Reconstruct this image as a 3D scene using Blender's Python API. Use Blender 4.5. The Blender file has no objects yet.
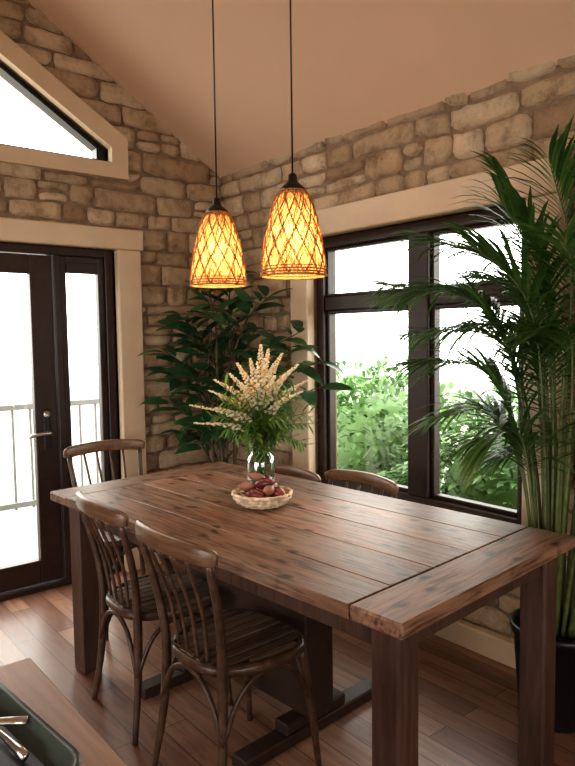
import bpy, math, random
from mathutils import Vector, Matrix, noise, geometry
random.seed(7)
V=Vector
# ---------------------------------------------------------------- materials
def newmat(name):
    m=bpy.data.materials.new(name); m.use_nodes=True
    nt=m.node_tree; nt.nodes.clear()
    out=nt.nodes.new('ShaderNodeOutputMaterial')
    return m,nt,out
def N(nt,t,**k):
    n=nt.nodes.new(t)
    for a,b in k.items(): setattr(n,a,b)
    return n
def principled(nt,out,color=(.5,.5,.5),rough=.5,metal=0,trans=0,spec=None):
    b=N(nt,'ShaderNodeBsdfPrincipled')
    b.inputs['Base Color'].default_value=(*color,1)
    b.inputs['Roughness'].default_value=rough
    b.inputs['Metallic'].default_value=metal
    b.inputs['Transmission Weight'].default_value=trans
    if spec is not None: b.inputs['Specular IOR Level'].default_value=spec
    nt.links.new(b.outputs[0],out.inputs[0])
    return b
def ramp(nt,stops):
    r=N(nt,'ShaderNodeValToRGB'); cr=r.color_ramp
    while len(cr.elements)<len(stops): cr.elements.new(.5)
    for e,(p,c) in zip(cr.elements,stops):
        e.position=p; e.color=(*c,1)
    return r
def mat_simple(name,color,rough=.5,metal=0,var=.12,scale=12,bump=0.0,spec=None):
    m,nt,out=newmat(name); b=principled(nt,out,color,rough,metal,spec=spec)
    tc=N(nt,'ShaderNodeTexCoord'); no=N(nt,'ShaderNodeTexNoise'); no.inputs['Scale'].default_value=scale; no.inputs['Detail'].default_value=5
    nt.links.new(tc.outputs['Object'],no.inputs['Vector'])
    lo=tuple(c*(1-var) for c in color); hi=tuple(min(1,c*(1+var)) for c in color)
    r=ramp(nt,[(.3,lo),(.7,hi)]); nt.links.new(no.outputs[0],r.inputs[0]); nt.links.new(r.outputs[0],b.inputs['Base Color'])
    if bump:
        bp=N(nt,'ShaderNodeBump'); bp.inputs['Strength'].default_value=bump; bp.inputs['Distance'].default_value=.01
        nt.links.new(no.outputs[0],bp.inputs['Height']); nt.links.new(bp.outputs[0],b.inputs['Normal'])
    return m
def mat_wood(name,c1,c2,c3,scale=(12,1.2,12),rough=.45,knots=False,isl=.35,bump=.15,spec=None,grey=None,kscale=(6,2.6,6)):
    m,nt,out=newmat(name); b=principled(nt,out,c1,rough,spec=spec)
    tc=N(nt,'ShaderNodeTexCoord'); geo=N(nt,'ShaderNodeNewGeometry')
    mul=N(nt,'ShaderNodeVectorMath',operation='SCALE'); mul.inputs[0].default_value=(7.3,5.1,3.7)
    nt.links.new(geo.outputs['Random Per Island'],mul.inputs['Scale'])
    add=N(nt,'ShaderNodeVectorMath',operation='ADD'); nt.links.new(tc.outputs['Object'],add.inputs[0]); nt.links.new(mul.outputs[0],add.inputs[1])
    mp=N(nt,'ShaderNodeMapping'); mp.inputs['Scale'].default_value=scale; nt.links.new(add.outputs[0],mp.inputs[0])
    no=N(nt,'ShaderNodeTexNoise'); no.inputs['Scale'].default_value=1.6; no.inputs['Detail'].default_value=8; no.inputs['Roughness'].default_value=.65; no.inputs['Distortion'].default_value=1.2
    nt.links.new(mp.outputs[0],no.inputs['Vector'])
    r=ramp(nt,[(.28,c2),(.5,c1),(.70,c3)]); nt.links.new(no.outputs[0],r.inputs[0])
    mr=N(nt,'ShaderNodeMapRange'); mr.inputs['To Min'].default_value=1-isl; mr.inputs['To Max'].default_value=1+isl*.6
    nt.links.new(geo.outputs['Random Per Island'],mr.inputs['Value'])
    mx=N(nt,'ShaderNodeVectorMath',operation='SCALE'); nt.links.new(r.outputs[0],mx.inputs[0]); nt.links.new(mr.outputs[0],mx.inputs['Scale'])
    last=mx.outputs[0]
    if grey:   # broad weathered patches + fine dark streaks
        n3=N(nt,'ShaderNodeTexNoise'); n3.inputs['Scale'].default_value=1.0; n3.inputs['Detail'].default_value=4
        mp3=N(nt,'ShaderNodeMapping'); mp3.inputs['Scale'].default_value=(5,2.2,5) ; nt.links.new(add.outputs[0],mp3.inputs[0]); nt.links.new(mp3.outputs[0],n3.inputs['Vector'])
        r3=ramp(nt,[(.42,(0,0,0)),(.66,(.7,.7,.7))]); nt.links.new(n3.outputs[0],r3.inputs[0])
        g=N(nt,'ShaderNodeMix',data_type='RGBA'); nt.links.new(r3.outputs[0],g.inputs[0]); nt.links.new(last,g.inputs[6]); g.inputs[7].default_value=(*grey,1)
        n4=N(nt,'ShaderNodeTexNoise'); n4.inputs['Scale'].default_value=4.5; n4.inputs['Detail'].default_value=6; n4.inputs['Distortion'].default_value=.6; nt.links.new(mp.outputs[0],n4.inputs['Vector'])
        r4=ramp(nt,[(.36,(.36,.30,.27)),(.5,(1,1,1)),(.7,(1.18,1.14,1.1))]); nt.links.new(n4.outputs[0],r4.inputs[0])
        g2=N(nt,'ShaderNodeMix',data_type='RGBA',blend_type='MULTIPLY'); g2.inputs[0].default_value=.95
        nt.links.new(g.outputs[2],g2.inputs[6]); nt.links.new(r4.outputs[0],g2.inputs[7]); last=g2.outputs[2]
    if knots:
        dn=N(nt,'ShaderNodeTexNoise'); dn.inputs['Scale'].default_value=9; nt.links.new(add.outputs[0],dn.inputs['Vector'])
        da=N(nt,'ShaderNodeVectorMath',operation='SCALE'); da.inputs['Scale'].default_value=.05; nt.links.new(dn.outputs[1],da.inputs[0])
        db=N(nt,'ShaderNodeVectorMath',operation='ADD'); nt.links.new(add.outputs[0],db.inputs[0]); nt.links.new(da.outputs[0],db.inputs[1])
        mp2=N(nt,'ShaderNodeMapping'); mp2.inputs['Scale'].default_value=kscale; nt.links.new(db.outputs[0],mp2.inputs[0])
        vo=N(nt,'ShaderNodeTexVoronoi',voronoi_dimensions='2D'); vo.inputs['Scale'].default_value=1.0; nt.links.new(mp2.outputs[0],vo.inputs['Vector'])
        kr=ramp(nt,[(.04,(.05,.03,.025)),(.08,(.40,.32,.28)),(.15,(1,1,1))]); nt.links.new(vo.outputs['Distance'],kr.inputs[0])
        mm=N(nt,'ShaderNodeMix',data_type='RGBA',blend_type='MULTIPLY'); mm.inputs[0].default_value=.95
        nt.links.new(last,mm.inputs[6]); nt.links.new(kr.outputs[0],mm.inputs[7]); last=mm.outputs[2]
    nt.links.new(last,b.inputs['Base Color'])
    bp=N(nt,'ShaderNodeBump'); bp.inputs['Strength'].default_value=bump; bp.inputs['Distance'].default_value=.004
    nt.links.new(no.outputs[0],bp.inputs['Height']); nt.links.new(bp.outputs[0],b.inputs['Normal'])
    rr=N(nt,'ShaderNodeMapRange'); rr.inputs['To Min'].default_value=rough-.08; rr.inputs['To Max'].default_value=rough+.12
    nt.links.new(no.outputs[0],rr.inputs['Value']); nt.links.new(rr.outputs[0],b.inputs['Roughness'])
    return m
def mat_stone():
    m,nt,out=newmat('limestone'); b=principled(nt,out,(.4,.3,.2),.9,spec=.2)
    tc=N(nt,'ShaderNodeTexCoord'); geo=N(nt,'ShaderNodeNewGeometry')
    r=ramp(nt,[(0,(.38,.26,.16)),(.22,(.62,.48,.325)),(.45,(.46,.34,.225)),(.7,(.74,.60,.43)),(1,(.52,.40,.275))])
    nt.links.new(geo.outputs['Random Per Island'],r.inputs[0])
    no=N(nt,'ShaderNodeTexNoise'); no.inputs['Scale'].default_value=8; no.inputs['Detail'].default_value=12; no.inputs['Roughness'].default_value=.75
    nt.links.new(tc.outputs['Object'],no.inputs['Vector'])
    r2=ramp(nt,[(.34,(.52,.46,.41)),(.50,(.92,.90,.88)),(.70,(1.12,1.10,1.06))]); nt.links.new(no.outputs[0],r2.inputs[0])
    mm=N(nt,'ShaderNodeMix',data_type='RGBA',blend_type='MULTIPLY'); mm.inputs[0].default_value=1
    nt.links.new(r.outputs[0],mm.inputs[6]); nt.links.new(r2.outputs[0],mm.inputs[7]); nt.links.new(mm.outputs[2],b.inputs['Base Color'])
    n2=N(nt,'ShaderNodeTexNoise'); n2.inputs['Scale'].default_value=26; n2.inputs['Detail'].default_value=10; n2.inputs['Roughness'].default_value=.7; nt.links.new(tc.outputs['Object'],n2.inputs['Vector'])
    bp=N(nt,'ShaderNodeBump'); bp.inputs['Strength'].default_value=1.0; bp.inputs['Distance'].default_value=.02
    nt.links.new(n2.outputs[0],bp.inputs['Height']); nt.links.new(bp.outputs[0],b.inputs['Normal'])
    return m
def mat_floor():
    m,nt,out=newmat('floorboards'); b=principled(nt,out,(.3,.15,.08),.3)
    tc=N(nt,'ShaderNodeTexCoord'); mp=N(nt,'ShaderNodeMapping'); mp.inputs['Rotation'].default_value=(0,0,math.radians(90))
    nt.links.new(tc.outputs['Object'],mp.inputs[0])
    br=N(nt,'ShaderNodeTexBrick'); br.inputs['Scale'].default_value=1; br.inputs['Brick Width'].default_value=1.1; br.inputs['Row Height'].default_value=.105
    br.inputs['Mortar Size'].default_value=.0018; br.inputs['Mortar Smooth'].default_value=.2; br.inputs['Bias'].default_value=0
    br.inputs['Color1'].default_value=(.40,.235,.155,1); br.inputs['Color2'].default_value=(.20,.10,.065,1); br.inputs['Mortar'].default_value=(.04,.02,.012,1)
    br.offset=.37; nt.links.new(mp.outputs[0],br.inputs['Vector'])
    mp2=N(nt,'ShaderNodeMapping'); mp2.inputs['Scale'].default_value=(14,1.3,1); nt.links.new(tc.outputs['Object'],mp2.inputs[0])
    no=N(nt,'ShaderNodeTexNoise'); no.inputs['Scale'].default_value=2.2; no.inputs['Detail'].default_value=8; no.inputs['Distortion'].default_value=1.0; nt.links.new(mp2.outputs[0],no.inputs['Vector'])
    r=ramp(nt,[(.3,(.65,.6,.58)),(.6,(1.05,1.0,1)),(.75,(1.25,1.2,1.15))]); nt.links.new(no.outputs[0],r.inputs[0])
    mm=N(nt,'ShaderNodeMix',data_type='RGBA',blend_type='MULTIPLY'); mm.inputs[0].default_value=.9
    nt.links.new(br.outputs['Color'],mm.inputs[6]); nt.links.new(r.outputs[0],mm.inputs[7]); nt.links.new(mm.outputs[2],b.inputs['Base Color'])
    bp=N(nt,'ShaderNodeBump'); bp.inputs['Strength'].default_value=.25; bp.inputs['Distance'].default_value=.003; bp.invert=True
    nt.links.new(br.outputs['Fac'],bp.inputs['Height']); nt.links.new(bp.outputs[0],b.inputs['Normal'])
    rr=N(nt,'ShaderNodeMapRange'); rr.inputs['To Min'].default_value=.24; rr.inputs['To Max'].default_value=.46
    nt.links.new(no.outputs[0],rr.inputs['Value']); nt.links.new(rr.outputs[0],b.inputs['Roughness'])
    return m
def mat_leaf(name,c1,c2,rough=.4,tr=.3):
    m,nt,out=newmat(name)
    b=N(nt,'ShaderNodeBsdfPrincipled'); b.inputs['Roughness'].default_value=rough
    geo=N(nt,'ShaderNodeNewGeometry'); r=ramp(nt,[(0,c1),(1,c2)]); nt.links.new(geo.outputs['Random Per Island'],r.inputs[0])
    nt.links.new(r.outputs[0],b.inputs['Base Color'])
    t=N(nt,'ShaderNodeBsdfTranslucent'); nt.links.new(r.outputs[0],t.inputs[0])
    mx=N(nt,'ShaderNodeMixShader'); mx.inputs[0].default_value=tr
    nt.links.new(b.outputs[0],mx.inputs[1]); nt.links.new(t.outputs[0],mx.inputs[2]); nt.links.new(mx.outputs[0],out.inputs[0])
    return m
def mat_pane(name='window_glass'):
    m,nt,out=newmat(name)
    t=N(nt,'ShaderNodeBsdfTransparent'); t.inputs[0].default_value=(.97,.985,.975,1); g=N(nt,'ShaderNodeBsdfGlossy'); g.inputs['Roughness'].default_value=.02
    mx=N(nt,'ShaderNodeMixShader'); mx.inputs[0].default_value=.05
    nt.links.new(t.outputs[0],mx.inputs[1]); nt.links.new(g.outputs[0],mx.inputs[2]); nt.links.new(mx.outputs[0],out.inputs[0])
    return m
def mat_jar():
    m,nt,out=newmat('jar_glass')
    t=N(nt,'ShaderNodeBsdfTransparent'); t.inputs[0].default_value=(.86,.92,.88,1); g=N(nt,'ShaderNodeBsdfGlossy'); g.inputs['Roughness'].default_value=.05
    lw=N(nt,'ShaderNodeLayerWeight'); lw.inputs['Blend'].default_value=.35
    mr=N(nt,'ShaderNodeMapRange'); mr.inputs['To Min'].default_value=.08; mr.inputs['To Max'].default_value=.75; nt.links.new(lw.outputs['Facing'],mr.inputs['Value'])
    mx=N(nt,'ShaderNodeMixShader'); nt.links.new(mr.outputs[0],mx.inputs[0])
    nt.links.new(t.outputs[0],mx.inputs[1]); nt.links.new(g.outputs[0],mx.inputs[2]); nt.links.new(mx.outputs[0],out.inputs[0])
    return m
def mat_emit(name,c,s):
    m,nt,out=newmat(name); e=N(nt,'ShaderNodeEmission'); e.inputs[0].default_value=(*c,1); e.inputs[1].default_value=s; nt.links.new(e.outputs[0],out.inputs[0]); return m
def mat_shade():
    m,nt,out=newmat('raffia_shade')
    tc=N(nt,'ShaderNodeTexCoord')
    r=[]
    for k,(rot,sc) in enumerate(((.6,(44,44,7)),(-.7,(44,44,7)))):
        mp=N(nt,'ShaderNodeMapping'); mp.inputs['Scale'].default_value=sc; mp.inputs['Rotation'].default_value=(rot,rot*.8,0); nt.links.new(tc.outputs['Object'],mp.inputs[0])
        no=N(nt,'ShaderNodeTexNoise'); no.inputs['Scale'].default_value=4.0; no.inputs['Detail'].default_value=4; nt.links.new(mp.outputs[0],no.inputs['Vector'])
        r.append(no)
    ad=N(nt,'ShaderNodeMath',operation='MULTIPLY'); nt.links.new(r[0].outputs[0],ad.inputs[0]); nt.links.new(r[1].outputs[0],ad.inputs[1])
    rp=ramp(nt,[(.15,(.40,.17,.055)),(.26,(.72,.38,.15)),(.38,(.95,.62,.32))]); nt.links.new(ad.outputs[0],rp.inputs[0])
    t=N(nt,'ShaderNodeBsdfTranslucent'); d=N(nt,'ShaderNodeBsdfDiffuse')
    nt.links.new(rp.outputs[0],t.inputs[0]); nt.links.new(rp.outputs[0],d.inputs[0])
    mx=N(nt,'ShaderNodeMixShader'); mx.inputs[0].default_value=.45
    nt.links.new(t.outputs[0],mx.inputs[1]); nt.links.new(d.outputs[0],mx.inputs[2]); nt.links.new(mx.outputs[0],out.inputs[0])
    return m

M_stone=mat_stone()
M_mortar=mat_simple('mortar',(.26,.185,.125),.95,var=.25,scale=25,bump=.5,spec=.1)
M_floor=mat_floor()
M_ceil=mat_simple('ceiling_paint',(.76,.56,.41),.85,var=.02,scale=3,spec=.2)
M_plaster=mat_simple('plaster_cream',(.62,.50,.38),.85,var=.03,scale=4)
M_trim=mat_simple('cream_trim',(.66,.52,.36),.55,var=.05,scale=6)
M_frame=mat_simple('dark_window_wood',(.030,.014,.010),.4,var=.25,scale=20)
M_pane=mat_pane()
M_table=mat_wood('reclaimed_table_wood',(.31,.165,.10),(.125,.06,.038),(.46,.275,.18),scale=(18,1.4,18),rough=.43,knots=True,isl=.40,bump=.5,grey=(.27,.19,.14),kscale=(9,4.2,9))
M_breadb=mat_wood('table_breadboard_wood',(.27,.15,.095),(.11,.058,.037),(.39,.245,.165),scale=(1.4,18,18),rough=.45,knots=True,isl=.2,bump=.5,grey=(.25,.18,.135),kscale=(4.2,9,9))
M_tleg=mat_wood('table_leg_wood',(.08,.041,.027),(.038,.019,.013),(.12,.067,.044),scale=(14,14,1.5),rough=.5,isl=.1,bump=.3)
M_ped=mat_wood('dark_pedestal_wood',(.045,.024,.018),(.028,.015,.011),(.07,.038,.028),scale=(14,1.5,3),rough=.45,isl=.1)
M_chair=mat_wood('chair_dark_wood',(.085,.045,.028),(.035,.018,.012),(.16,.09,.053),scale=(10,10,10),rough=.33,isl=.25)
M_crest=mat_wood('chair_crest_wood',(.15,.08,.045),(.07,.035,.018),(.24,.14,.08),scale=(20,2,20),rough=.32,isl=.1)
M_seat=mat_wood('chair_seat_slats',(.18,.115,.077),(.05,.028,.018),(.34,.23,.16),scale=(3,40,10),rough=.42,isl=.5)
M_counter=mat_wood('counter_wood',(.44,.27,.175),(.31,.185,.115),(.56,.37,.25),scale=(14,1.0,14),rough=.4,isl=.1)
M_palm=mat_leaf('palm_leaf',(.038,.098,.022),(.15,.28,.07),.36,.35)
M_ficus=mat_leaf('ficus_leaf',(.017,.057,.024),(.055,.135,.048),.28,.25)
M_hedge=mat_leaf('hedge_leaf',(.05,.13,.035),(.23,.40,.14),.5,.3)
M_green=mat_leaf('bouquet_green',(.06,.16,.03),(.22,.36,.07),.5,.4)
M_stem=mat_simple('plant_stem',(.12,.15,.05),.5,var=.3,scale=30)
M_bark=mat_simple('bark',(.10,.065,.04),.8,var=.3,scale=30,bump=.4)
M_bloss=mat_leaf('blossom',(.94,.76,.50),(.98,.95,.84),.6,.4)
M_pot=mat_simple('black_pot',(.012,.013,.015),.35,var=.2)
M_soil=mat_simple('soil',(.05,.03,.02),.95,var=.5,scale=60,bump=1)
M_black=mat_simple('black_metal',(.012,.010,.009),.4,var=.1)
M_metal=mat_simple('brushed_steel',(.62,.60,.57),.28,metal=1,var=.05)
M_shade=mat_shade()
M_strand=mat_simple('rattan_strand',(.38,.18,.06),.6,var=.4,scale=40)
M_bulb=mat_emit('bulb_glow',(1,.66,.3),14)
M_jar=mat_jar()
M_basket=mat_simple('basket_coil',(.68,.54,.39),.7,var=.45,scale=45,bump=.5)
M_onion=mat_simple('red_onion',(.15,.022,.026),.35,var=.5,scale=14)
M_onion2=mat_simple('shallot_skin',(.36,.17,.12),.45,var=.4,scale=14)
M_tray=mat_simple('tray_greygreen',(.06,.08,.07),.35,var=.08)
M_patio=mat_simple('patio_stone',(.26,.245,.22),.8,var=.2,scale=1.2)
M_rail=mat_simple('rail_paint',(.22,.22,.22),.5)

# ---------------------------------------------------------------- mesh builder
class MB:
    def __init__(s): s.v=[];s.f=[];s.mi=[];s.sm=[];s.mats=[]
    def mid(s,m):
        if m not in s.mats: s.mats.append(m)
        return s.mats.index(m)
    def add(s,vs,fs,mat,smooth=False):
        o=len(s.v); s.v.extend([tuple(v) for v in vs]); k=s.mid(mat)
        for f in fs: s.f.append(tuple(i+o for i in f)); s.mi.append(k); s.sm.append(smooth)
    def box(s,a,b,mat,bev=.004,M=None):
        lo=V([min(a[i],b[i]) for i in range(3)]); hi=V([max(a[i],b[i]) for i in range(3)])
        bev=min(bev,min((hi-lo))*.45); c=(lo+hi)/2; h=(hi-lo)/2
        vs=[];idx={}
        for sx in(-1,1):
            for sy in(-1,1):
                for sz in(-1,1):
                    for ax in range(3):
                        off=[h[i]-(0 if i==ax else bev) for i in range(3)]
                        p=V((c.x+sx*off[0],c.y+sy*off[1],c.z+sz*off[2]))
                        if M: p=M@p
                        idx[(sx,sy,sz,ax)]=len(vs); vs.append(p)
        fs=[]
        def key(d,ax): return idx[(d[0],d[1],d[2],ax)]
        for ax in range(3):
            o=[i for i in range(3) if i!=ax]
            for sg in(-1,1):
                q=[]
                for (p,r) in((-1,-1),(1,-1),(1,1),(-1,1)):
                    d=[0,0,0]; d[ax]=sg; d[o[0]]=p; d[o[1]]=r; q.append(key(d,ax))
                fs.append(q if (sg>0)==(ax!=1) else q[::-1])
        for ax in range(3):
            o=[i for i in range(3) if i!=ax]
            for p in(-1,1):
                for r in(-1,1):
                    q=[]
                    for (sg,a2) in((-1,o[0]),(1,o[0]),(1,o[1]),(-1,o[1])):
                        d=[0,0,0]; d[ax]=sg; d[o[0]]=p; d[o[1]]=r; q.append(key(d,a2))
                    fs.append(q)
        for sx in(-1,1):
            for sy in(-1,1):
                for sz in(-1,1): fs.append([idx[(sx,sy,sz,0)],idx[(sx,sy,sz,1)],idx[(sx,sy,sz,2)]])
        s.add(vs,fs,mat)
    def tube(s,pts,rad,mat,seg=8,smooth=True,flat=1.0):
        pts=[V(p) for p in pts]; n=len(pts)
        if not isinstance(rad,(list,tuple)): rad=[rad]*n
        vs=[];up=None
        for i,p in enumerate(pts):
            t=(pts[min(i+1,n-1)]-pts[max(i-1,0)]).normalized()
            if up is None:
                up=t.orthogonal().normalized()
            up=(up-t*up.dot(t))
            up=up.normalized() if up.length>1e-6 else t.orthogonal().normalized()
            sd=t.cross(up)
            for k in range(seg):
                a=2*math.pi*k/seg
                vs.append(p+(up*math.cos(a)+sd*math.sin(a)*flat)*rad[i])
        fs=[]
        for i in range(n-1):
            for k in range(seg):
                k2=(k+1)%seg; fs.append((i*seg+k,i*seg+k2,(i+1)*seg+k2,(i+1)*seg+k))
        fs.append(tuple(range(seg))[::-1]); fs.append(tuple((n-1)*seg+k for k in range(seg)))
        s.add(vs,fs,mat,smooth)
    def sweep(s,pts,prof,mat,up=V((0,0,1)),sc=None,smooth=False):
        pts=[V(p) for p in pts]; n=len(pts); m=len(prof); vs=[]
        for i,p in enumerate(pts):
            t=(pts[min(i+1,n-1)]-pts[max(i-1,0)]).normalized(); sd=t.cross(up).normalized(); u=sd.cross(t)
            k=sc[i] if sc else 1
            for (a,b) in prof: vs.append(p+sd*a*k+u*b*k)
        fs=[(i*m+k,i*m+(k+1)%m,(i+1)*m+(k+1)%m,(i+1)*m+k) for i in range(n-1) for k in range(m)]
        fs.append(tuple(range(m))[::-1]); fs.append(tuple((n-1)*m+k for k in range(m)))
        s.add(vs,fs,mat,smooth)
    def lathe(s,prof,c,mat,seg=32,smooth=True,M=None):
        vs=[];c=V(c)
        for (r,z) in prof:
            for k in range(seg):
                a=2*math.pi*k/seg; p=V((r*math.cos(a),r*math.sin(a),z))
                if M: p=M@p
                vs.append(c+p)
        n=len(prof); fs=[(i*seg+k,i*seg+(k+1)%seg,(i+1)*seg+(k+1)%seg,(i+1)*seg+k) for i in range(n-1) for k in range(seg)]
        if prof[0][0]<.2*max(p[0] for p in prof): fs.append(tuple(range(seg))[::-1])
        if prof[-1][0]<.2*max(p[0] for p in prof): fs.append(tuple((n-1)*seg+k for k in range(seg)))
        s.add(vs,fs,mat,smooth)
    def blob(s,c,r,mat,scale=(1,1,1)):
        ph=(1+5**.5)/2
        base=[(-1,ph,0),(1,ph,0),(-1,-ph,0),(1,-ph,0),(0,-1,ph),(0,1,ph),(0,-1,-ph),(0,1,-ph),(ph,0,-1),(ph,0,1),(-ph,0,-1),(-ph,0,1)]
        F=[(0,11,5),(0,5,1),(0,1,7),(0,7,10),(0,10,11),(1,5,9),(5,11,4),(11,10,2),(10,7,6),(7,1,8),(3,9,4),(3,4,2),(3,2,6),(3,6,8),(3,8,9),(4,9,5),(2,4,11),(6,2,10),(8,6,7),(9,8,1)]
        a=random.random()*6; ca,sa=math.cos(a),math.sin(a)
        vs=[]
        for x,y,z in base:
            x,y=x*ca-y*sa,x*sa+y*ca
            k=r/1.902; vs.append((c[0]+x*k*scale[0],c[1]+y*k*scale[1],c[2]+z*k*scale[2]))
        s.add(vs,F,mat,True)
    def leaf(s,base,d,length,width,mat,droop=.3,nrm=None,st=5,fold=.25,clampx=None):
        d=V(d).normalized(); up=V(nrm) if nrm else V((0,0,1))
        sd=d.cross(up)
        sd=sd.normalized() if sd.length>1e-4 else V((1,0,0))
        up=sd.cross(d); p=V(base); vs=[]; cur=d.copy()
        for i in range(st+1):
            t=i/st; w=width*.5*(math.sin(math.pi*min(1,t*.93+.05))**.8)
            if i==st: w=.0005
            vs+= [p-sd*w+up*w*fold,p.copy(),p+sd*w+up*w*fold]
            cur=(cur+V((0,0,-droop/st))).normalized(); p=p+cur*(length/st)
        if clampx:
            vs=[V((min(v.x,clampx),v.y,v.z)) for v in vs]
        fs=[]
        for i in range(st):
            a=i*3; fs+=[(a,a+1,a+4,a+3),(a+1,a+2,a+5,a+4)]
        s.add(vs,fs,mat,True)
    def obj(s,name,loc=(0,0,0),rz=0,parent=None,recalc=True):
        me=bpy.data.meshes.new(name); me.from_pydata(s.v,[],s.f)
        for m in s.mats: me.materials.append(m)
        me.polygons.foreach_set('material_index',s.mi); me.polygons.foreach_set('use_smooth',s.sm); me.update()
        if recalc:
            import bmesh
            bm=bmesh.new(); bm.from_mesh(me); bmesh.ops.recalc_face_normals(bm,faces=bm.faces); bm.to_mesh(me); bm.free()
        return place(name,me,loc,rz,parent)
def place(name,me,loc=(0,0,0),rz=0,parent=None):
    o=bpy.data.objects.new(name,me); bpy.context.scene.collection.objects.link(o)
    o.location=loc; o.rotation_euler=(0,0,rz)
    if parent: o.parent=parent
    return o
def crom(pts,n=6):
    pts=[V(p) for p in pts]; P=[pts[0]*2-pts[1]]+pts+[pts[-1]*2-pts[-2]]; out=[]
    for i in range(1,len(P)-2):
        for k in range(n):
            t=k/n; a,b,c,d=P[i-1],P[i],P[i+1],P[i+2]
            out.append(.5*((2*b)+(c-a)*t+(2*a-5*b+4*c-d)*t*t+(3*b-a-3*c+d)*t**3))
    out.append(pts[-1]); return out
def lerp(a,b,t): return a+(b-a)*t

# ---------------------------------------------------------------- room
XR=2.62; YG=3.9; HE=2.58; SL=.629; XRI=-.2; XW=-3.02; YB=-3.2; ZR=HE+SL*(XR-XRI)
def ceilz(x): return HE+SL*(XR-x) if x>XRI else HE+SL*(x-XW)
def slab(mb,f3,outer,holes,t,mat):
    loops=[outer]+holes
    tris=geometry.tessellate_polygon([[V((p[0],p[1],0)) for p in l] for l in loops])
    flat=[p for l in loops for p in l]; n=len(flat)
    vs=[f3(u,v,0) for u,v in flat]+[f3(u,v,t) for u,v in flat]
    fs=[tuple(x) for x in tris]+[tuple(i+n for i in x[::-1]) for x in tris]
    o=0
    for l in loops:
        k=len(l)
        for i in range(k): a=o+i; b=o+(i+1)%k; fs.append((a,b,b+n,a+n))
        o+=k
    mb.add(vs,fs,mat)
def stones(mb,f3,u0,u1,z0,ztop,excl,minh=.095,maxh=.145,seed=1,wmul=1.0,avoid=None):
    rnd=random.Random(seed)
    def wob(u,z): return .020*noise.noise(V((u*1.9,z*4.0,seed*3.1)))
    def stone(a,b,c,d):
        g=rnd.uniform(.003,.007); a+=g;b-=g;c+=g*.8;d-=g*.8
        if b-a<.03 or d-c<.02: return
        w=b-a;h=d-c; e=.008
        nx=max(2,int(w/.04)); nz=2 if h<.08 else 4
        us=[0,e]+[e+(w-2*e)*i/nx for i in range(1,nx)]+[w-e,w]
        zs=[0,e]+[e+(h-2*e)*i/nz for i in range(1,nz)]+[h-e,h]
        dep=rnd.uniform(.010,.030); tilt=rnd.uniform(-.006,.006); sd=rnd.random()*50
        vs=[]
        cut=[rnd.choice([.001,.004,.012]) for _ in range(4)]
        for j,zz in enumerate(zs):
            for i,uu in enumerate(us):
                bi=i in(0,len(us)-1); bj=j in(0,len(zs)-1)
                du=dz=0
                if i<=1 and j<=1: du=cut[0];dz=cut[0]*.6
                elif i>=len(us)-2 and j<=1: du=-cut[1];dz=cut[1]*.6
                elif i<=1 and j>=len(zs)-2: du=cut[2];dz=-cut[2]*.6
                elif i>=len(us)-2 and j>=len(zs)-2: du=-cut[3];dz=-cut[3]*.6
                U=a+uu+du; Z=c+zz+dz
                if i<=1 or i>=len(us)-2: U+=.010*noise.noise(V((sd,Z*22,0 if i<=1 else 5)))
                if j<=1 or j>=len(zs)-2: Z+=.011*noise.noise(V((U*13,sd,0 if j<=1 else 5)))
                D=.012 if (bi or bj) else -dep-tilt*(uu/w*2-1)-.012*noise.noise(V((U*14,Z*20,sd)))
                Z+=wob(U,round(Z/.13)*.13)
                vs.append(f3(U,Z,D))
        m=len(us); fs=[(j*m+i,j*m+i+1,(j+1)*m+i+1,(j+1)*m+i) for j in range(len(zs)-1) for i in range(m-1)]
        mb.add(vs,fs,M_stone,True)
    z=z0
    while z<ztop:
        h=rnd.uniform(minh,maxh)
        if avoid:
            r_=avoid+.07-z
            if r_<=maxh*1.1: h=r_
            elif r_<=2*maxh*1.1: h=r_/2
        iv=excl(z,z+h)
        for (s,e) in iv:
            u=s
            while u<e-.02:
                w=wmul*rnd.choice([rnd.uniform(.14,.24),rnd.uniform(.22,.36),rnd.uniform(.3,.5)])
                if e-(u+w)<.10: w=e-u
                if h>.115 and rnd.random()<.36:
                    k=rnd.uniform(.4,.6); m=u+w*rnd.uniform(.35,.65)
                    stone(u,u+w,z,z+h*k)
                    if rnd.random()<.4 and w>.3: stone(u,m,z+h*k,z+h); stone(m,u+w,z+h*k,z+h)
                    else: stone(u,u+w,z+h*k,z+h)
                else: stone(u,u+w,z,z+h)
                u+=w
        z+=h
TH=.18
fL=lambda u,v,d:V((u,YG+d,v)); fR=lambda u,v,d:V((XR+d,u,v))
DX0,DX1,DZ=.50,1.81,2.04
TX=1.79; TZ0=2.56
def triz(x): return 2.65+SL*(TX-x)
mb=MB()
tri=[(0.0,TZ0),(TX,TZ0),(TX,triz(TX)),(0.0,triz(0.0))]
slab(mb,fL,[(XW-TH,-.12),(DX0,-.12),(DX0,DZ),(DX1,DZ),(DX1,-.12),(XR+TH,-.12),(XR+TH,HE),(XRI,ZR),(XW-TH,HE)],[tri[::-1]],TH,M_mortar)
def exL(a,b):
    top=XR-max(0,(a-HE))/SL if a>HE else XR
    s=-1.0
    m=(a+b)/2
    if a<DZ: return [(s,DX0-.03),(DX1+.03,top)]
    if b>TZ0:
        xm=TX-max(0,(a+.03-2.65))/SL
        xm=max(xm,0)
        if m<triz(0): return [(s,-.03),(xm+.05,top)]
    return [(s,top)]
stones(mb,fL,-1,XR,0.0,ZR,exL,minh=.09,maxh=.14,seed=3)
mb.obj('wall_left',recalc=False)
WY0,WY1,WZ0,WZ1=1.55,2.95,.60,2.06
mb=MB()
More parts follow.
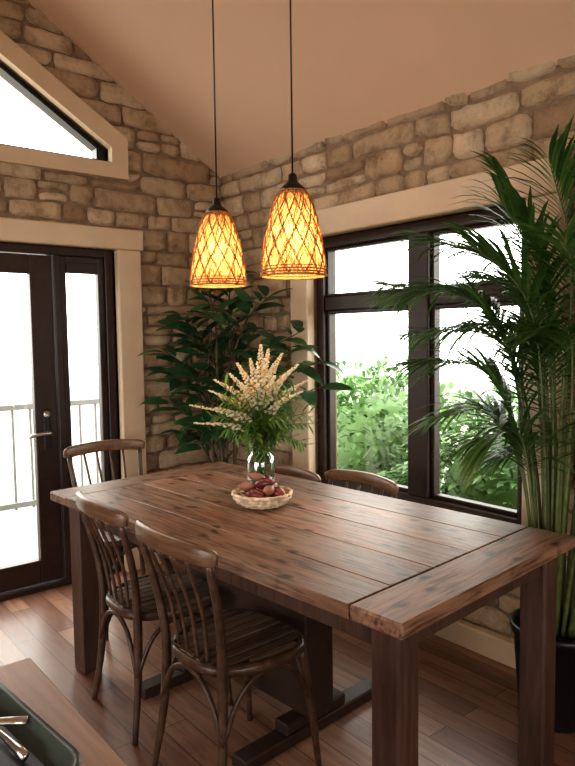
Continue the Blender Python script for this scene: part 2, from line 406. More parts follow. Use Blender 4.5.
slab(mb,fR,[(YB-TH,-.12),(YG,-.12),(YG,HE),(YB-TH,HE)],[[(WY0,WZ0),(WY0,WZ1),(WY1,WZ1),(WY1,WZ0)]],TH,M_mortar)
def exR(a,b):
    if b>WZ0 and a<WZ1: return [(-1.2,WY0-.03),(WY1+.03,YG)]
    return [(-1.2,YG)]
stones(mb,fR,-1.2,YG,0.0,HE-.01,exR,minh=.09,maxh=.135,seed=11,wmul=.9,avoid=HE)
mb.obj('wall_right',recalc=False)
mb=MB()
slab(mb,lambda u,v,d:V((u,YB-d,v)),[(XW-TH,-.12),(XR,-.12),(XR,HE),(XRI,ZR),(XW-TH,HE)],[[(-2.0,.9),(-2.0,2.2),(1.0,2.2),(1.0,.9)]],TH,M_plaster); mb.obj('wall_back')  # window opening behind the camera is added to let daylight in
mb=MB()
slab(mb,lambda u,v,d:V((XW-d,u,v)),[(YB,-.12),(YG,-.12),(YG,HE),(YB,HE)],[[(-1.2,.5),(-1.2,2.1),(2.4,2.1),(2.4,.5)]],TH,M_plaster); mb.obj('wall_west')  # unseen window opening, added and sized for daylight fill
mb=MB(); mb.box((XW-TH,YB-TH,-.12),(XR+TH,YG+TH,0),M_floor,bev=0.001); mb.obj('floor')
mb=MB()
t=.12; y0,y1=YB-TH,YG+TH+.5; e=.55
A=[(XR+e,HE-SL*e),(XRI,ZR),(XW-e,HE-SL*e)]
vs=[];
for y in(y0,y1):
    for x,z in A: vs.append((x,y,z))
    for x,z in A[::-1]: vs.append((x,y,z+t))
n=6; fs=[(i,(i+1)%n,n+(i+1)%n,n+i) for i in range(n)]+[(0,1,4,5),(1,2,3,4),(6,7,10,11),(7,8,9,10)]
mb.add(vs,fs,M_ceil); mb.obj('ceiling')

# trims
P=.055
mb=MB()
mb.box((DX1,YG-P,0),(DX1+.155,YG+.03,DZ),M_trim,.006); mb.box((DX0-.155,YG-P,0),(DX0,YG+.03,DZ),M_trim,.006)
mb.box((DX0-.17,YG-P-.012,DZ),(DX1+.17,YG+.03,DZ+.125),M_trim,.006); mb.obj('trim_1')
mb=MB()
mb.box((XR-P,WY1,WZ0-.02),(XR+.03,WY1+.155,WZ1),M_trim,.006); mb.box((XR-P,WY0-.155,0.0),(XR+.03,WY0,WZ1),M_trim,.006)
mb.box((XR-P-.012,WY0-.17,WZ1),(XR+.03,WY1+.17,WZ1+.145),M_trim,.006)
mb.box((XR-P-.05,WY0-.0,WZ0-.04),(XR+.05,WY1+.155,WZ0),M_trim,.006)
mb.box((XR-P+.01,WY0,WZ0-.14),(XR+.02,WY1+.15,WZ0-.04),M_trim,.004); mb.obj('trim_2')
mb=MB()
w=.105
o=[(-.0-w,TZ0-w*.85),(TX+w,TZ0-w*.85),(TX+w,triz(TX)+w*.65),(-.0-w,triz(0)+w*1.65)]
slab(mb,lambda u,v,d:V((u,YG-P+d,v)),o,[tri[::-1]],P+.03,M_trim); mb.obj('trim_3')
mb=MB(); mb.box((XR-.045,-1.2,0),(XR+.02,WY0-.155,.11),M_trim,.004); mb.box((XR-.045,WY0,0),(XR+.02,YG-.02,.11),M_trim,.004); mb.obj('baseboard_right')
mb=MB(); mb.box((DX1+.155,YG-.045,0),(XR-.045,YG+.02,.11),M_trim,.004); mb.obj('baseboard_left')
def rectframe(mb,f,u0,u1,v0,v1,w,d0,d1,mat):
    def bx(a,b,c,d):
        p=f(a,c,d0);q=f(b,d,d1); mb.box(p,q,mat,.004)
    bx(u0,u0+w,v0,v1);bx(u1-w,u1,v0,v1);bx(u0+w,u1-w,v0,v0+w);bx(u0+w,u1-w,v1-w,v1)
mb=MB()
rectframe(mb,fR,WY0,WY1,WZ0,WZ1,.06,.02,.12,M_frame)
mb.box(fR(2.12,WZ0+.06,.02),fR(2.25,WZ1-.06,.12),M_frame,.005)
for a,b in((WY0+.06,2.12),(2.25,WY1-.06)):
    mb.box(fR(a,1.64,.03),fR(b,1.72,.11),M_frame,.005)
    rectframe(mb,fR,a,b,WZ0+.06,1.64,.022,.045,.095,M_frame)
    rectframe(mb,fR,a,b,1.72,WZ1-.06,.016,.045,.095,M_frame)
    mb.box(fR(a+.02,WZ0+.08,.068),fR(b-.02,1.62,.074),M_pane,.0005); mb.box(fR(a+.015,1.735,.068),fR(b-.015,WZ1-.075,.074),M_pane,.0005)
mb.obj('window_1')
mb=MB()
k=.028
inner=[(0+k,TZ0+k),(TX-k*2.2,TZ0+k),(TX-k*2.2,0),(0+k,triz(0)-k*1.3)]
inner[2]=(TX-k*2.2,triz(TX-k*2.2)-k*1.3)
slab(mb,lambda u,v,d:V((u,YG+.03+d,v)),[(p[0],p[1]) for p in tri],[inner[::-1]],.07,M_black)
vs=[V((u,YG+.06,v)) for u,v in inner]; mb.add(vs,[(0,1,2,3)],M_pane); mb.obj('window_2')
mb=MB()
mb.box((DX0,YG+.02,0),(DX0+.07,YG+.14,DZ),M_frame); mb.box((DX1-.055,YG+.02,0),(DX1,YG+.14,DZ),M_frame)
mb.box((DX0+.07,YG+.02,DZ-.05),(DX1-.055,YG+.14,DZ),M_frame); mb.box((1.435,YG+.02,.03),(1.475,YG+.14,DZ-.05),M_frame)
mb.box((DX0+.07,YG+.0,0),(DX1-.055,YG+.14,.03),M_frame)
rectframe(mb,fL,1.475,1.755,.03,DZ-.05,.04,.04,.09,M_frame)
mb.box((1.475+.04,YG+.045,.07),(1.755-.04,YG+.085,.14),M_frame); mb.box((1.515,YG+.045,1.89),(1.715,YG+.085,1.96),M_frame)
mb.box((1.51,YG+.062,.13),(1.72,YG+.068,1.90),M_pane,.0005); mb.obj('window_3')
mb=MB()
a,b,c,d=DX0+.075,1.43,.035,DZ-.055
mb.box((a,YG+.04,c),(a+.13,YG+.09,d),M_frame); mb.box((b-.13,YG+.04,c),(b,YG+.09,d),M_frame)
mb.box((a+.13,YG+.04,c),(b-.13,YG+.09,c+.14),M_frame); mb.box((a+.13,YG+.04,d-.11),(b-.13,YG+.09,d),M_frame)
mb.box((a+.12,YG+.062,c+.12),(b-.12,YG+.068,d-.09),M_pane,.0005)
mb.box((b-.085,YG+.03,.84),(b-.045,YG+.042,1.08),M_black,.004)
mb.tube([(b-.065,YG+.035,.94),(b-.065,YG-.012,.94)],.011,M_metal)
mb.tube(crom([(b-.055,YG-.012,.94),(b-.11,YG-.016,.94),(b-.19,YG-.012,.93)],4),.011,M_metal)
mb.lathe([(.0,0),(.02,0),(.02,.006),(.0,.006)],(b-.065,YG+.03,1.05),M_metal,16,M=Matrix.Rotation(math.radians(90),4,'X'))
mb.obj('door_1')

# ---------------------------------------------------------------- table
TW,TL,TT,TZ=.97,1.96,.042,.81
mb=MB()
bb=.17
mb.box((0,-bb+.001,TZ-TT),(TW,0,TZ),M_breadb,.006); mb.box((0,-TL,TZ-TT),(TW,-TL+bb-.001,TZ),M_breadb,.006)
ws=[.18,.20,.20,.21,.18]; x=0
for w in ws:
    mb.box((x+.0010,-TL+bb+.001,TZ-TT+random.uniform(0,.001)),(x+w-.0010,-bb-.001,TZ-random.uniform(0,.0015)),M_table,.0025); x+=w
az=TZ-TT
i1=.06; lw=.092
for (p,q) in (((i1,-TL+.12,az-.075),(i1+.028,-.12,az)),((TW-i1-.028,-TL+.12,az-.075),(TW-i1,-.12,az)),((.12,-TL+i1,az-.075),(TW-.12,-TL+i1+.028,az)),((.12,-.11-.028,az-.075),(TW-.12,-.11,az))):
    mb.box(p,q,M_tleg,.003)
for lx in(.042,TW-.042-lw):
    for ly in(-.095-lw,-TL+.042): mb.box((lx,ly,0),(lx+lw,ly+lw,az),M_tleg,.008)
cx=TW/2
mb.box((cx-.075,-1.22,.09),(cx+.075,-.45,az-.06),M_ped,.006)
for y in(-1.17,-.52):
    mb.box((cx-.36,y-.04,0),(cx+.36,y+.04,.045),M_ped,.006); mb.box((cx-.16,y-.035,.045),(cx+.16,y+.035,.09),M_ped,.006)
    mb.box((cx-.40,y-.04,az-.06),(cx+.40,y+.04,az),M_ped,.006)
mb.obj('dining_table',(1.029,2.969,0),math.radians(4.12))

# ---------------------------------------------------------------- chair (faces +x)
def chair_mesh():
    mb=MB(); SH=.465
    def half(xx):
        t=(xx+.21)/.42; return .165+.05*math.sin(min(1,max(0,t))*math.pi*.62)
    N_=28; outl=[]
    for i in range(N_):
        a=2*math.pi*i/N_; c,s_=math.cos(a),math.sin(a)
        r=1/((abs(c)**3.2+abs(s_)**3.2)**(1/3.2))
        xx=.20*c*r; outl.append((xx,half(xx)*s_*r))
    n=len(outl)
    vs=[];
    for (k,z) in((1.0,SH-.03),(1.03,SH-.015),(1.0,SH+.002),(.92,SH+.002),(.92,SH-.03)):
        for x,y in outl: vs.append((x*k,y*k,z))
    fs=[]
    for j in range(5):
        j2=(j+1)%5
        for i in range(n): fs.append((j*n+i,j*n+(i+1)%n,j2*n+(i+1)%n,j2*n+i))
    mb.add(vs,fs,M_chair,True)
    ns=9
    for k in range(ns):
        y0=-.190+.38*k/ns; y1=y0+.38/ns-.005; ym=max(abs(y0),abs(y1))
        lo,hi=-.19,.19
        def inside(x):
            u=abs(x)/.20; h=half(x)
            return (u**3.2+(ym/h)**3.2)<.93
        while lo<0 and not inside(lo): lo+=.004
        while hi>0 and not inside(hi): hi-=.004
        if hi-lo>.05: mb.box((lo,y0,SH-.018),(hi,y1,SH+.006-.005*abs(k-4)/4),M_seat,.003)
    for s_ in(-1,1):
        mb.tube(crom([(.205,.195*s_,0),(.185,.182*s_,.2),(.155,.16*s_,.45)],5),[.011+.006*i/10 for i in range(11)],M_chair,10)
        pts=crom([(-.215,.20*s_,0),(-.185,.175*s_,.22),(-.175,.165*s_,.46),(-.195,.185*s_,.64),(-.245,.205*s_,.84)],5)
        mb.tube(pts,[lerp(.011,.017,min(1,i/8)) if i<9 else lerp(.017,.012,(i-9)/11) for i in range(len(pts))],M_chair,10)
    for k,yy in enumerate((-.105,-.036,.036,.105)):
        b0=V((-.172,yy*.8,.46)); t0=V((-.268-.012*(1-abs(yy)/.105),yy*1.08,.84))
        mid=(b0+t0)/2+V((.022,0,-.01))
        mb.tube(crom([b0,mid,t0],5),.0068,M_chair,8)
    cp=crom([(-.232,-.232,.848),(-.262,-.16,.858),(-.285,0,.864),(-.262,.16,.858),(-.232,.232,.848)],5)
    prof=[(.009,-.028),(.012,-.021),(.012,.020),(.007,.030),(-.007,.030),(-.012,.020),(-.012,-.021),(-.009,-.028)]
    sc=[.6,.85,.95]+[1]*(len(cp)-6)+[.95,.85,.6]
    mb.sweep(cp,prof,M_crest,sc=sc,smooth=True)
    L={(-1,-1):V((-.19,-.18,.24)),(-1,1):V((-.19,.18,.24)),(1,-1):V((.182,-.18,.24)),(1,1):V((.182,.18,.24))}
    for a,b in(((-1,-1),(-1,1)),((1,-1),(1,1)),((-1,-1),(1,-1)),((-1,1),(1,1))):
        p,q=L[a],L[b]; m=(p+q)/2; m.z=.425; m1=p.lerp(q,.2); m1.z=.38; m2=p.lerp(q,.8); m2.z=.38
        mb.tube(crom([p,m1,m,m2,q],4),.009,M_chair,8)
    return mb
ch=chair_mesh().obj('dining_chair',(1.25,1.83,0),math.radians(2))
for (x,y,r,sz) in((1.253,2.37,-2,1),(1.93,2.13,180,.955),(1.90,2.60,182,.91),(1.515,3.245,-93,1.03)):
    c_=place('dining_chair',ch.data,(x,y,0),math.radians(r)); c_.scale.z=sz

# ---------------------------------------------------------------- pendants
def pendant_mesh(x):
    mb=MB(); H=.30; rb,rt=.117,.058
    def R(t): return lerp(rb,rt,t**1.6)-(.012*max(0,(t-.86)/.14)**2)
    prof=[(R(t/14),H*t/14) for t in range(15)]
    vs=[];seg=40
    for r,z in prof:
        for k in range(seg): a=2*math.pi*k/seg; vs.append((r*math.cos(a),r*math.sin(a),z))
    mb.add(vs,[(i*seg+k,i*seg+(k+1)%seg,(i+1)*seg+(k+1)%seg,(i+1)*seg+k) for i in range(14) for k in range(seg)],M_shade,True)
    rnd=random.Random(4)
    for dr in(-1,1):
        for k in range(70):
            a0=2*math.pi*(k+rnd.uniform(-.6,.6))/70; tw=rnd.uniform(.5,1.9)*dr; pts=[]
            ta,tb=(0,1) if rnd.random()<.5 else (rnd.uniform(0,.4),rnd.uniform(.6,1))
            for i in range(9):
                t=lerp(ta,tb,i/8); a=a0+tw*t+.05*math.sin(i*1.3+k); r=R(t)+.0015; pts.append((r*math.cos(a),r*math.sin(a),H*t))
            mb.tube(pts,rnd.uniform(.0006,.0012),M_strand,4)
        for k in range(13):      # open diamond weave of paired canes
            for off in(-.018,.018):
                a0=2*math.pi*k/13+off; pts=[]
                for i in range(13):
                    t=i/12; a=a0+1.35*dr*t; r=R(t)+.0032; pts.append((r*math.cos(a),r*math.sin(a),H*t))
                mb.tube(pts,.0015,M_strand,5)
    for z,rr in((0,.0045),(.010,.003),(.020,.003),(.030,.002),(H-.012,.003),(H,.004)):
        r=R(z/H)+.001; pts=[(r*math.cos(2*math.pi*i/32),r*math.sin(2*math.pi*i/32),z) for i in range(33)]
        mb.tube(pts,rr,M_strand,6)
    mb.lathe([(0,H-.004),(.050,H-.004),(.046,H+.010),(.028,H+.026),(.017,H+.036),(.015,H+.058),(.006,H+.066),(0,H+.066)],(0,0,0),M_black,24)
    mb.lathe([(0,H-.06),(.018,H-.06),(.018,H-.004),(0,H-.004)],(0,0,0),M_black,16)
    mb.lathe([(0.002,H-.14),(.02,H-.133),(.03,H-.11),(.026,H-.085),(.014,H-.062),(0.002,H-.06)],(0,0,0),M_bulb,16)
    top=ceilz(x)-1.712
    mb.tube([(0,0,H+.06),(0,0,top)],.0035,M_black,6)
    mb.lathe([(0,top-.03),(.05,top-.03),(.055,top-.02),(.055,top+.035),(0,top+.035)],(0,0,0),M_black,24)
    return mb
for (x,y) in((1.562,2.363),(1.55,1.853)):
    p=pendant_mesh(x).obj('pendant_lamp',(x,y,1.712))
    l=bpy.data.lights.new('bulb_light','POINT'); l.energy=9; l.color=(1,.68,.38); l.shadow_soft_size=.03
    lo=bpy.data.objects.new('bulb_light',l); bpy.context.scene.collection.objects.link(lo); lo.parent=p; lo.location=(0,0,.12)

# ---------------------------------------------------------------- jar & bouquet
JX,JY=1.73,2.31
mb=MB()
mb.lathe([(0,0.001),(.052,0.001),(.060,.008),(.062,.03),(.062,.135),(.056,.16),(.044,.172),(.044,.20),(.048,.202),(.048,.208),(.041,.208),(.041,.172),(.053,.158),(.058,.133),(.058,.03),(.054,.010),(0,.008)],(0,0,0),M_jar,32)
rnd=random.Random(5)
for i in range(26):
    a=rnd.random()*6.28; r=rnd.uniform(.0,.045); b=a+rnd.uniform(2,4)
    mb.tube([(r*math.cos(b),r*math.sin(b),.012),(.03*math.cos(a),.03*math.sin(a),.2)],.0026,M_stem,5)
Rv=V((.774,-.633,0)); Fv=V((.633,.774,0))
def spike(mb,side,fwd,h,L,bl):
    b=V((0,0,.19)); d=Rv*side+Fv*fwd
    tip=b+d+V((0,0,h)); mid=b+d*.35+V((0,0,h*.62+.02))
    pts=crom([b,mid,tip],8); mb.tube(pts,[.0028-.0018*i/(len(pts)-1) for i in range(len(pts))],M_stem,5)
    tot=len(pts)-1
    n=int(bl)
    for i in range(n):
        t=lerp(.42,1.0,i/n); k=t*tot; j=min(int(k),tot-1); p=pts[j].lerp(pts[j+1],k-j)
        wdt=lerp(.022,.004,(i/n)**1.1)
        a=i*2.4; off=V((math.cos(a),math.sin(a),rnd.uniform(-.2,.4)))*wdt*rnd.uniform(.6,1.1)
        q=p+off; r=lerp(.0105,.0042,i/n)*rnd.uniform(.8,1.2)
        mb.blob(q,r,M_bloss,(1,1,.8))
        if i%4==0: mb.leaf(p,off.normalized()+V((0,0,.3)),.034,.009,M_green,.4,st=2)
for sp in ((-.31,0,.20),(-.28,-.08,.13),(-.23,.05,.26),(-.17,-.05,.24),(-.14,.10,.33),(-.08,-.06,.30),(-.04,0,.40),(0.01,-.04,.46),(.04,.08,.44),(.06,-.03,.37),(.10,.03,.42),(.14,-.05,.35),(.17,.04,.37),(.18,-.1,.26),(-.18,-.13,.2),(.0,-.14,.3),(-.10,.04,.38),(.21,.02,.30),(-.20,.0,.31),(.07,-.1,.33)):
    spike(mb,sp[0],sp[1],sp[2],1,66)
def sprig(mb,tip,n=14,ll=.05,mat=M_green):
    b=V((0,0,.19)); tip=V(tip); mid=b+(tip-b)*.45+V((0,0,.05)); pts=crom([b,mid,tip],6)
    mb.tube(pts,.0016,M_stem,4)
    for i in range(n):
        t=lerp(.25,1,i/(n-1)); k=t*(len(pts)-1); j=min(int(k),len(pts)-2); p=pts[j].lerp(pts[j+1],k-j)
        tan=(pts[j+1]-pts[j]).normalized(); o=tan.orthogonal().normalized(); o.rotate(Matrix.Rotation(i*2.2,3,tan))
        mb.leaf(p,tan*.7+o,ll*rnd.uniform(.7,1.2),ll*.22,mat,.4,st=3)
for i in range(66):
    a=rnd.random()*6.28; r=rnd.uniform(.05,.24); h=rnd.uniform(.0,.30)
    sprig(mb,(r*math.cos(a),r*math.sin(a),.19+h),16,.06)
mb.obj('flower_vase',(JX,JY,TZ+.001),recalc=False)

# basket with onions
mb=MB()
for k,(r,z,rr) in enumerate(((.084,.011,.010),(.100,.022,.010),(.112,.036,.0095),(.118,.049,.008))):
    pts=[(r*math.cos(2*math.pi*i/48),r*math.sin(2*math.pi*i/48),z+.0012*math.sin(i*2.5)) for i in range(49)]
    mb.tube(pts,[rr*(1+.16*math.sin(i*2.1+k)) for i in range(49)],M_basket,8)
mb.lathe([(0,0.002),(.085,0.002),(.085,.012),(0,.012)],(0,0,0),M_basket,32)
def onion(c,r,mat,tilt,az,el=1.0):
    M=Matrix.Rotation(az,4,'Z')@Matrix.Rotation(tilt,4,'Y')
    mb.lathe([(0.001,-.85*r*el),(.45*r,-.78*r*el),(.85*r,-.42*r*el),(r,0),(.88*r,.42*r*el),(.5*r,.76*r*el),(.2*r,.95*r*el),(.10*r,1.25*r*el),(.06*r,1.5*r*el)],c,mat,16,M=M)
for c,r,m_,t_,a_,el in (((-.052,-.03,.052),.026,M_onion,1.5,2,1.8),((.03,-.055,.052),.026,M_onion,1.6,4.9,1.8),((.060,.02,.054),.026,M_onion2,1.2,.3,1.7),((-.02,.05,.054),.028,M_onion,1.3,1.4,1.6),((0,-.01,.087),.024,M_onion,1.35,5,2.1),((-.058,.025,.080),.020,M_onion2,1.4,3,2.0),((.035,.012,.090),.020,M_onion,1.5,0.5,2.1),((-.01,-.06,.072),.020,M_onion2,1.5,3.6,2.0),((.0,.03,.108),.018,M_onion2,1.3,2.4,2.2)):
    onion(c,r,m_,t_,a_,el)
mb.obj('onion_basket',(1.60,2.13,TZ+.001))

# ---------------------------------------------------------------- potted palm
PX,PY=2.38,1.28
mb=MB()
mb.lathe([(0,0),(.125,0),(.135,.01),(.160,.34),(.172,.345),(.174,.37),(.163,.372),(.153,.34),(.150,.33),(0,.33)],(PX,PY,0),M_pot,36)
mb.lathe([(0,.325),(.153,.325),(.150,.335),(0,.34)],(PX,PY,0),M_soil,24)
rnd=random.Random(12)
def frond(mb,start,ctrl,tip,npair=36,ll=.26,w=.0155,t0=.45,clampx=2.54):
    pts=crom([start]+list(ctrl)+[tip],8); n=len(pts)
    pts=[V((min(p.x,clampx-.01),p.y,p.z)) for p in pts]
    mb.tube(pts,[lerp(.009,.0018,(i/(n-1))**.8) for i in range(n)],M_stem,6)
    for i in range(npair):
        t=lerp(t0,.995,i/(npair-1)); k=t*(n-1); j=min(int(k),n-2); p=pts[j].lerp(pts[j+1],k-j)
        tan=(pts[j+1]-pts[j]).normalized(); sd=tan.cross(V((0,0,1)))
        sd=sd.normalized() if sd.length>.05 else V((0,1,0))
        u=i/(npair-1); L=ll*(.55+.75*math.sin(math.pi*(.15+.75*u)))*(.75 if u>.9 else 1)
        for s_ in(-1,1):
            d=sd*s_*lerp(1.0,.5,u)+tan*lerp(.5,1.0,u)+V((0,0,.35+rnd.uniform(-.12,.12)))
            mb.leaf(p,d,L*rnd.uniform(.85,1.1),w,M_palm,droop=.85+rnd.uniform(-.2,.4),st=5,fold=.35,clampx=clampx)
def S(dx,dy): return V((PX+dx,PY+dy,.33))
fr=[
 (S(-.02,.06),[(2.34,1.40,1.1),(2.30,1.56,1.62)],(2.18,1.96,1.66)),
 (S(0,.05),[(2.36,1.34,1.1),(2.32,1.44,1.70)],(2.16,1.78,1.90)),
 (S(-.03,.05),[(2.30,1.36,1.1),(2.22,1.50,1.58)],(2.04,1.84,1.70)),
 (S(.02,.06),[(2.38,1.38,1.0),(2.36,1.52,1.46)],(2.26,1.90,1.50)),
 (S(.02,.03),[(2.38,1.30,1.2),(2.36,1.34,1.75)],(2.30,1.48,2.10)),
 (S(.03,0),[(2.38,1.26,1.2),(2.34,1.22,1.75)],(2.20,1.24,2.10)),
 (S(-.05,.02),[(2.27,1.28,1.1),(2.20,1.31,1.60)],(2.02,1.46,1.84)),
 (S(-.03,-.04),[(2.30,1.12,1.1),(2.25,1.02,1.6)],(2.12,.82,1.85)),
 (S(-.04,.06),[(2.30,1.38,.95),(2.24,1.50,1.34)],(2.12,1.76,1.38)),
 (S(0,.08),[(2.34,1.40,.9),(2.30,1.52,1.18)],(2.24,1.72,1.15)),
 (S(-.07,-.02),[(2.22,1.16,1.0),(2.12,1.10,1.40)],(1.94,1.02,1.50)),
 (S(-.06,.03),[(2.26,1.32,.85),(2.20,1.34,1.12)],(2.10,1.42,1.10)),
 (S(.04,-.05),[(2.40,1.08,1.1),(2.38,.9,1.7)],(2.30,.65,1.95)),
 (S(.05,.05),[(2.42,1.36,1.2),(2.44,1.46,1.62)],(2.42,1.68,1.74)),
 (S(.04,.02),[(2.40,1.22,1.25),(2.40,1.10,1.80)],(2.32,1.0,2.14)),
 (S(-.02,-.06),[(2.28,1.08,.9),(2.20,.96,1.2)],(2.04,.82,1.2)),
 (S(.0,.02),[(2.32,1.28,1.25),(2.26,1.30,1.70)],(2.12,1.38,1.98)),
 (S(.05,.0),[(2.42,1.28,.8),(2.44,1.34,1.05)],(2.40,1.52,1.0)),
 (S(-.02,.02),[(2.30,1.26,1.0),(2.26,1.26,1.4)],(2.12,1.30,1.48)),
 (S(.02,.04),[(2.38,1.32,1.0),(2.38,1.38,1.45)],(2.32,1.62,1.54)),
 (S(-.03,.0),[(2.28,1.22,1.2),(2.22,1.16,1.62)],(2.06,1.10,1.80)),
]
for a,b,c in fr: frond(mb,a,[V(q) for q in b],V(c))
for i in range(11):
    a=rnd.random()*6.28; r=rnd.uniform(.02,.08)
    mb.tube(crom([(PX+r*math.cos(a),PY+r*math.sin(a),.33),(PX+r*1.2*math.cos(a),PY-.02+r*1.3*math.sin(a),.7),(PX+r*1.8*math.cos(a),PY-.04+r*1.9*math.sin(a),1.15)],4),[.013-.0007*k for k in range(9)],M_stem,7)
mb.obj('potted_palm',recalc=False)

# ---------------------------------------------------------------- ficus in corner
mb=MB()
FX,FY=2.26,3.38
mb.lathe([(0,0),(.13,0),(.14,.01),(.175,.32),(.185,.33),(.185,.35),(.17,.352),(.16,.31),(0,.31)],(FX,FY,0),M_pot,32)
mb.lathe([(0,.30),(.162,.30),(.16,.315),(0,.32)],(FX,FY,0),M_soil,20)
rnd=random.Random(21)
ends=[(1.98,3.62,1.42),(1.95,3.56,1.12),(2.08,3.55,1.62),(2.22,3.48,1.78),(2.34,3.40,1.86),(2.20,3.22,1.62),(2.42,3.15,1.72),(2.44,2.86,1.52),(2.38,2.62,1.36),(2.42,2.66,1.22),(2.04,3.36,1.26),(2.24,3.02,1.34),(2.06,3.26,.98),(2.10,3.62,.9),(2.28,3.1,1.05),(2.44,3.3,1.5),(2.02,3.48,1.55),(2.42,2.95,1.4),(2.15,3.4,1.45),(2.12,3.14,1.2),(2.02,3.6,1.28)]
for i in range(5):
    a=i*1.25; mb.tube(crom([(FX+.05*math.cos(a),FY+.05*math.sin(a),.3),(FX+.07*math.cos(a),FY+.07*math.sin(a),.7),(FX+.10*math.cos(a),FY+.09*math.sin(a),1.2),(FX+.08*math.cos(a),FY+.05*math.sin(a),1.55)],4),[.014-.0006*k for k in range(13)],M_bark,7)
for e in ends:
    e=V(e); zb=max(.55,e.z-.5); b=V((FX+rnd.uniform(-.04,.04),FY+rnd.uniform(-.04,.04),zb)); mid=b.lerp(e,.5)+V((0,0,.10))
    pts=crom([b,mid,e],7); mb.tube(pts,[lerp(.008,.003,i/(len(pts)-1)) for i in range(len(pts))],M_bark,5)
    nl=12
    for i in range(nl):
        t=lerp(.38,1,i/(nl-1)); k=t*(len(pts)-1); j=min(int(k),len(pts)-2); p=pts[j].lerp(pts[j+1],k-j)
        tan=(pts[j+1]-pts[j]).normalized(); a=i*2.4+rnd.random()
        d=tan*.7+V((math.cos(a),math.sin(a),rnd.uniform(-.1,.5)))
        q=p+d.normalized()*.02
        L=rnd.uniform(.15,.21)
        if q.x+d.normalized().x*L>2.53: d.x=-abs(d.x)
        if q.y+d.normalized().y*L>3.80: d.y=-abs(d.y)
        mb.tube([p,q],.0018,M_stem,4)
        mb.leaf(q,d,L,rnd.uniform(.055,.078),M_ficus,droop=rnd.uniform(.4,1.2),st=6,fold=.15,nrm=V((rnd.uniform(-.6,.1),rnd.uniform(-.7,.1),1)))
mb.obj('potted_ficus_tree',recalc=False)

# ---------------------------------------------------------------- kitchen counter & tray
CZ=.90
mb=MB()
for k in range(5): mb.box((-.9+.257*k+.0005,.22,CZ-.04),(-.9+.257*(k+1)-.0005,1.25,CZ),M_counter,.003)
mb.box((-.87,.26,.08),(.36,1.21,CZ-.04),M_counter,.004); mb.box((-.83,.30,0),(.32,1.17,.08),M_black,.003)
for k in range(3):
    mb.box((-.85+.40*k,1.21,.12),(-.85+.40*k+.38,1.228,CZ-.08),M_counter,.005)
    mb.lathe([(0,0),(.012,0),(.016,.02),(0,.026)],(-.85+.40*k+.33,1.228,.6),M_metal,12,M=Matrix.Rotation(math.radians(-90),4,'X'))
for k in range(2): mb.box((.36,.28+.46*k,.12),(.378,.28+.46*k+.44,CZ-.08),M_counter,.005)
mb.obj('kitchen_counter')
mb=MB()
def rr(hx,hy,r,z,seg=6):
    out=[]
    for (sx,sy,a0) in((1,1,0),(-1,1,90),(-1,-1,180),(1,-1,270)):
        for i in range(seg+1):
            a=math.radians(a0+90*i/seg); out.append((sx*(hx-r)+r*math.cos(a),sy*(hy-r)+r*math.sin(a),z))
    return out
loops=[rr(.125,.165,.03,0),rr(.135,.175,.04,.014),rr(.142,.182,.045,.026),rr(.150,.190,.05,.030),rr(.150,.190,.05,.036),rr(.141,.181,.045,.035),rr(.132,.172,.038,.010),rr(.06,.1,.03,.008)]
m=len(loops[0])
vs=[p for l in loops for p in l]; fs=[(i*m+k,i*m+(k+1)%m,(i+1)*m+(k+1)%m,(i+1)*m+k) for i in range(len(loops)-1) for k in range(m)]
fs+= [tuple(range(m))[::-1],tuple((len(loops)-1)*m+k for k in range(m))]
mb.add(vs,fs,M_tray,True)
mb.box((-.118,-.155,.0102),(.118,.155,.0135),M_black,.001)
def utensil(x,y,a,kind,z=.022):
    M=Matrix.Translation((x,y,z))@Matrix.Rotation(a,4,'Z')@Matrix.Scale(1.15,4)
    pts=[M@V(p) for p in crom([(0,-.10,0),(0,-.03,.003),(0,.03,.001)],4)]
    mb.tube(pts,[.007,.007,.006,.005,.0042,.004,.004,.004,.004],M_metal,8,flat=.6)
    if kind=='spoon':
        MM=M@Matrix.Translation((0,.055,0))@Matrix.Diagonal((.7,1.15,.35,1)).to_4x4()
        mb.lathe([(0.001,-.012),(.014,-.009),(.022,0),(.024,.006),(.021,.004),(.012,-.004),(.001,-.006)],(0,0,0),M_metal,16,M=MM)
    elif kind=='knife':
        mb.box((-.008,.03,-.001),(.006,.12,.001),M_metal,.0008,M=M)
    else:
        mb.box((-.010,.03,-.001),(.010,.055,.001),M_metal,.0008,M=M)
        for k in(-.0085,-.003,.003,.0085): mb.tube([M@V((k,.053,0)),M@V((k*1.05,.095,.004))],.0014,M_metal,5)
for i,(x,y,a,k) in enumerate(((-.07,0.02,.1,'knife'),(-.03,.03,-.15,'fork'),(.02,.04,.2,'spoon'),(.06,.04,-.1,'fork'),(.097,.03,.05,'knife'))): utensil(x,y,a,k)
utensil(.045,.055,.9,'fork',.032)
mb.obj('cutlery_tray',(.158,.985,CZ+.0005),math.radians(6))

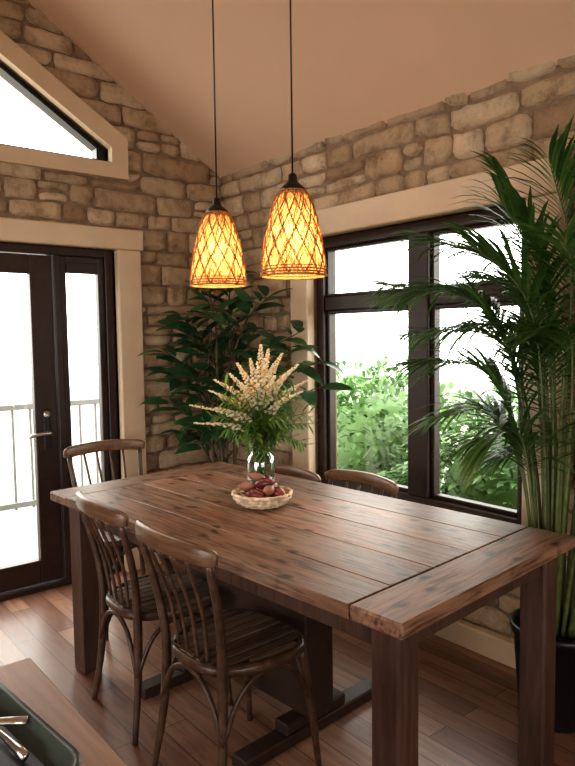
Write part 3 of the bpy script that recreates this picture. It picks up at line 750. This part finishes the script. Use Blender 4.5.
# ---------------------------------------------------------------- outside
mb=MB(); mb.box((-12,-12,-.35),(18,22,-.13),M_patio,.01); mb.obj('patio_ground')
mb=MB()
rnd=random.Random(33)
for (cx_,cy_,cz_,rx,ry,rz,n) in((3.95,2.5,.30,.6,.9,.72,4200),(4.25,3.9,.42,.7,.9,.74,4200),(4.6,5.4,.5,.8,.9,.8,2500),(3.9,1.2,.25,.5,.9,.66,2200)):
    mb.lathe([(0.01,-.13),(rx*.6,-.12),(rx*.78,cz_),(rx*.5,cz_+rz*.6),(.01,cz_+rz*.75)],(cx_,cy_,0),M_hedge,14)
    for i in range(n):
        a=rnd.random()*6.28; z=rnd.uniform(-1,1); q=math.sqrt(1-z*z); k=rnd.uniform(.8,1.06)*(1+.3*noise.noise(V((math.cos(a)*2,math.sin(a)*2+z*2.5,cx_))))
        p=V((cx_+rx*q*math.cos(a)*k,cy_+ry*q*math.sin(a)*k,cz_+rz*z*k))
        if p.z<-.13 or p.x<3.05: continue
        d=V((q*math.cos(a),q*math.sin(a),z*.5))+V((rnd.uniform(-.8,.8),rnd.uniform(-.8,.8),rnd.uniform(-.5,.8)))
        mb.leaf(p,d,rnd.uniform(.07,.12),rnd.uniform(.035,.06),M_hedge,.5,st=3)
mb.obj('garden_shrub',recalc=False)
mb=MB()
for z in(.02,.88): mb.box((-2,5.9,z),(3,5.95,z+.05),M_rail,.005)
for i in range(34): mb.box((-2+.15*i,5.915,.0),(-2+.15*i+.02,5.935,.9),M_rail,.003)
for i in range(4): mb.box((-2+1.65*i,5.88,-.13),(-2+1.65*i+.08,5.97,.98),M_rail,.005)
mb.obj('patio_railing')

# ---------------------------------------------------------------- lights/world/camera
w=bpy.data.worlds.new('overcast_sky'); bpy.context.scene.world=w; w.use_nodes=True
nt=w.node_tree; bg=nt.nodes['Background']; bg.inputs[0].default_value=(1.0,.975,.925,1); bg.inputs[1].default_value=10.0
def portal(name,loc,rot,sx,sy):
    l=bpy.data.lights.new(name,'AREA'); l.shape='RECTANGLE'; l.size=sx; l.size_y=sy; l.cycles.is_portal=True
    o=bpy.data.objects.new(name,l); bpy.context.scene.collection.objects.link(o); o.location=loc; o.rotation_euler=rot; return o
r90=math.radians(90)
portal('portal_window',(XR+.14,(WY0+WY1)/2,(WZ0+WZ1)/2),(0,r90,0),1.46,1.4)
portal('portal_door',((DX0+DX1)/2,YG+.16,1.0),(-r90,0,0),1.3,2.0)
portal('portal_gable',(.9,YG+.16,3.15),(-r90,0,0),1.8,1.2)
portal('portal_back',(-.5,YB-.1,1.55),(r90,0,0),3.0,1.3)
portal('portal_west',(XW-.1,.6,1.3),(0,-r90,0),1.6,3.6)

cam=bpy.data.cameras.new('camera'); co=bpy.data.objects.new('camera',cam); bpy.context.scene.collection.objects.link(co)
yaw=math.radians(39.26); th=math.radians(4.15)
co.location=(0,0,1.5)
Rm=Matrix.Rotation(-yaw,4,'Z')@Matrix.Rotation(math.radians(90)-th,4,'X')@Matrix.Rotation(math.radians(-.75),4,'Z')
co.rotation_euler=Rm.to_euler()
cam.lens=662/766*36; cam.sensor_width=36; cam.clip_start=.02
bpy.context.scene.camera=co
sc=bpy.context.scene
sc.view_settings.view_transform='Standard'
for lk in ('Medium High Contrast','Standard - Medium High Contrast'):
    try: sc.view_settings.look=lk; break
    except Exception as ex: print('LOOK',ex)
sc.view_settings.exposure=-0.42
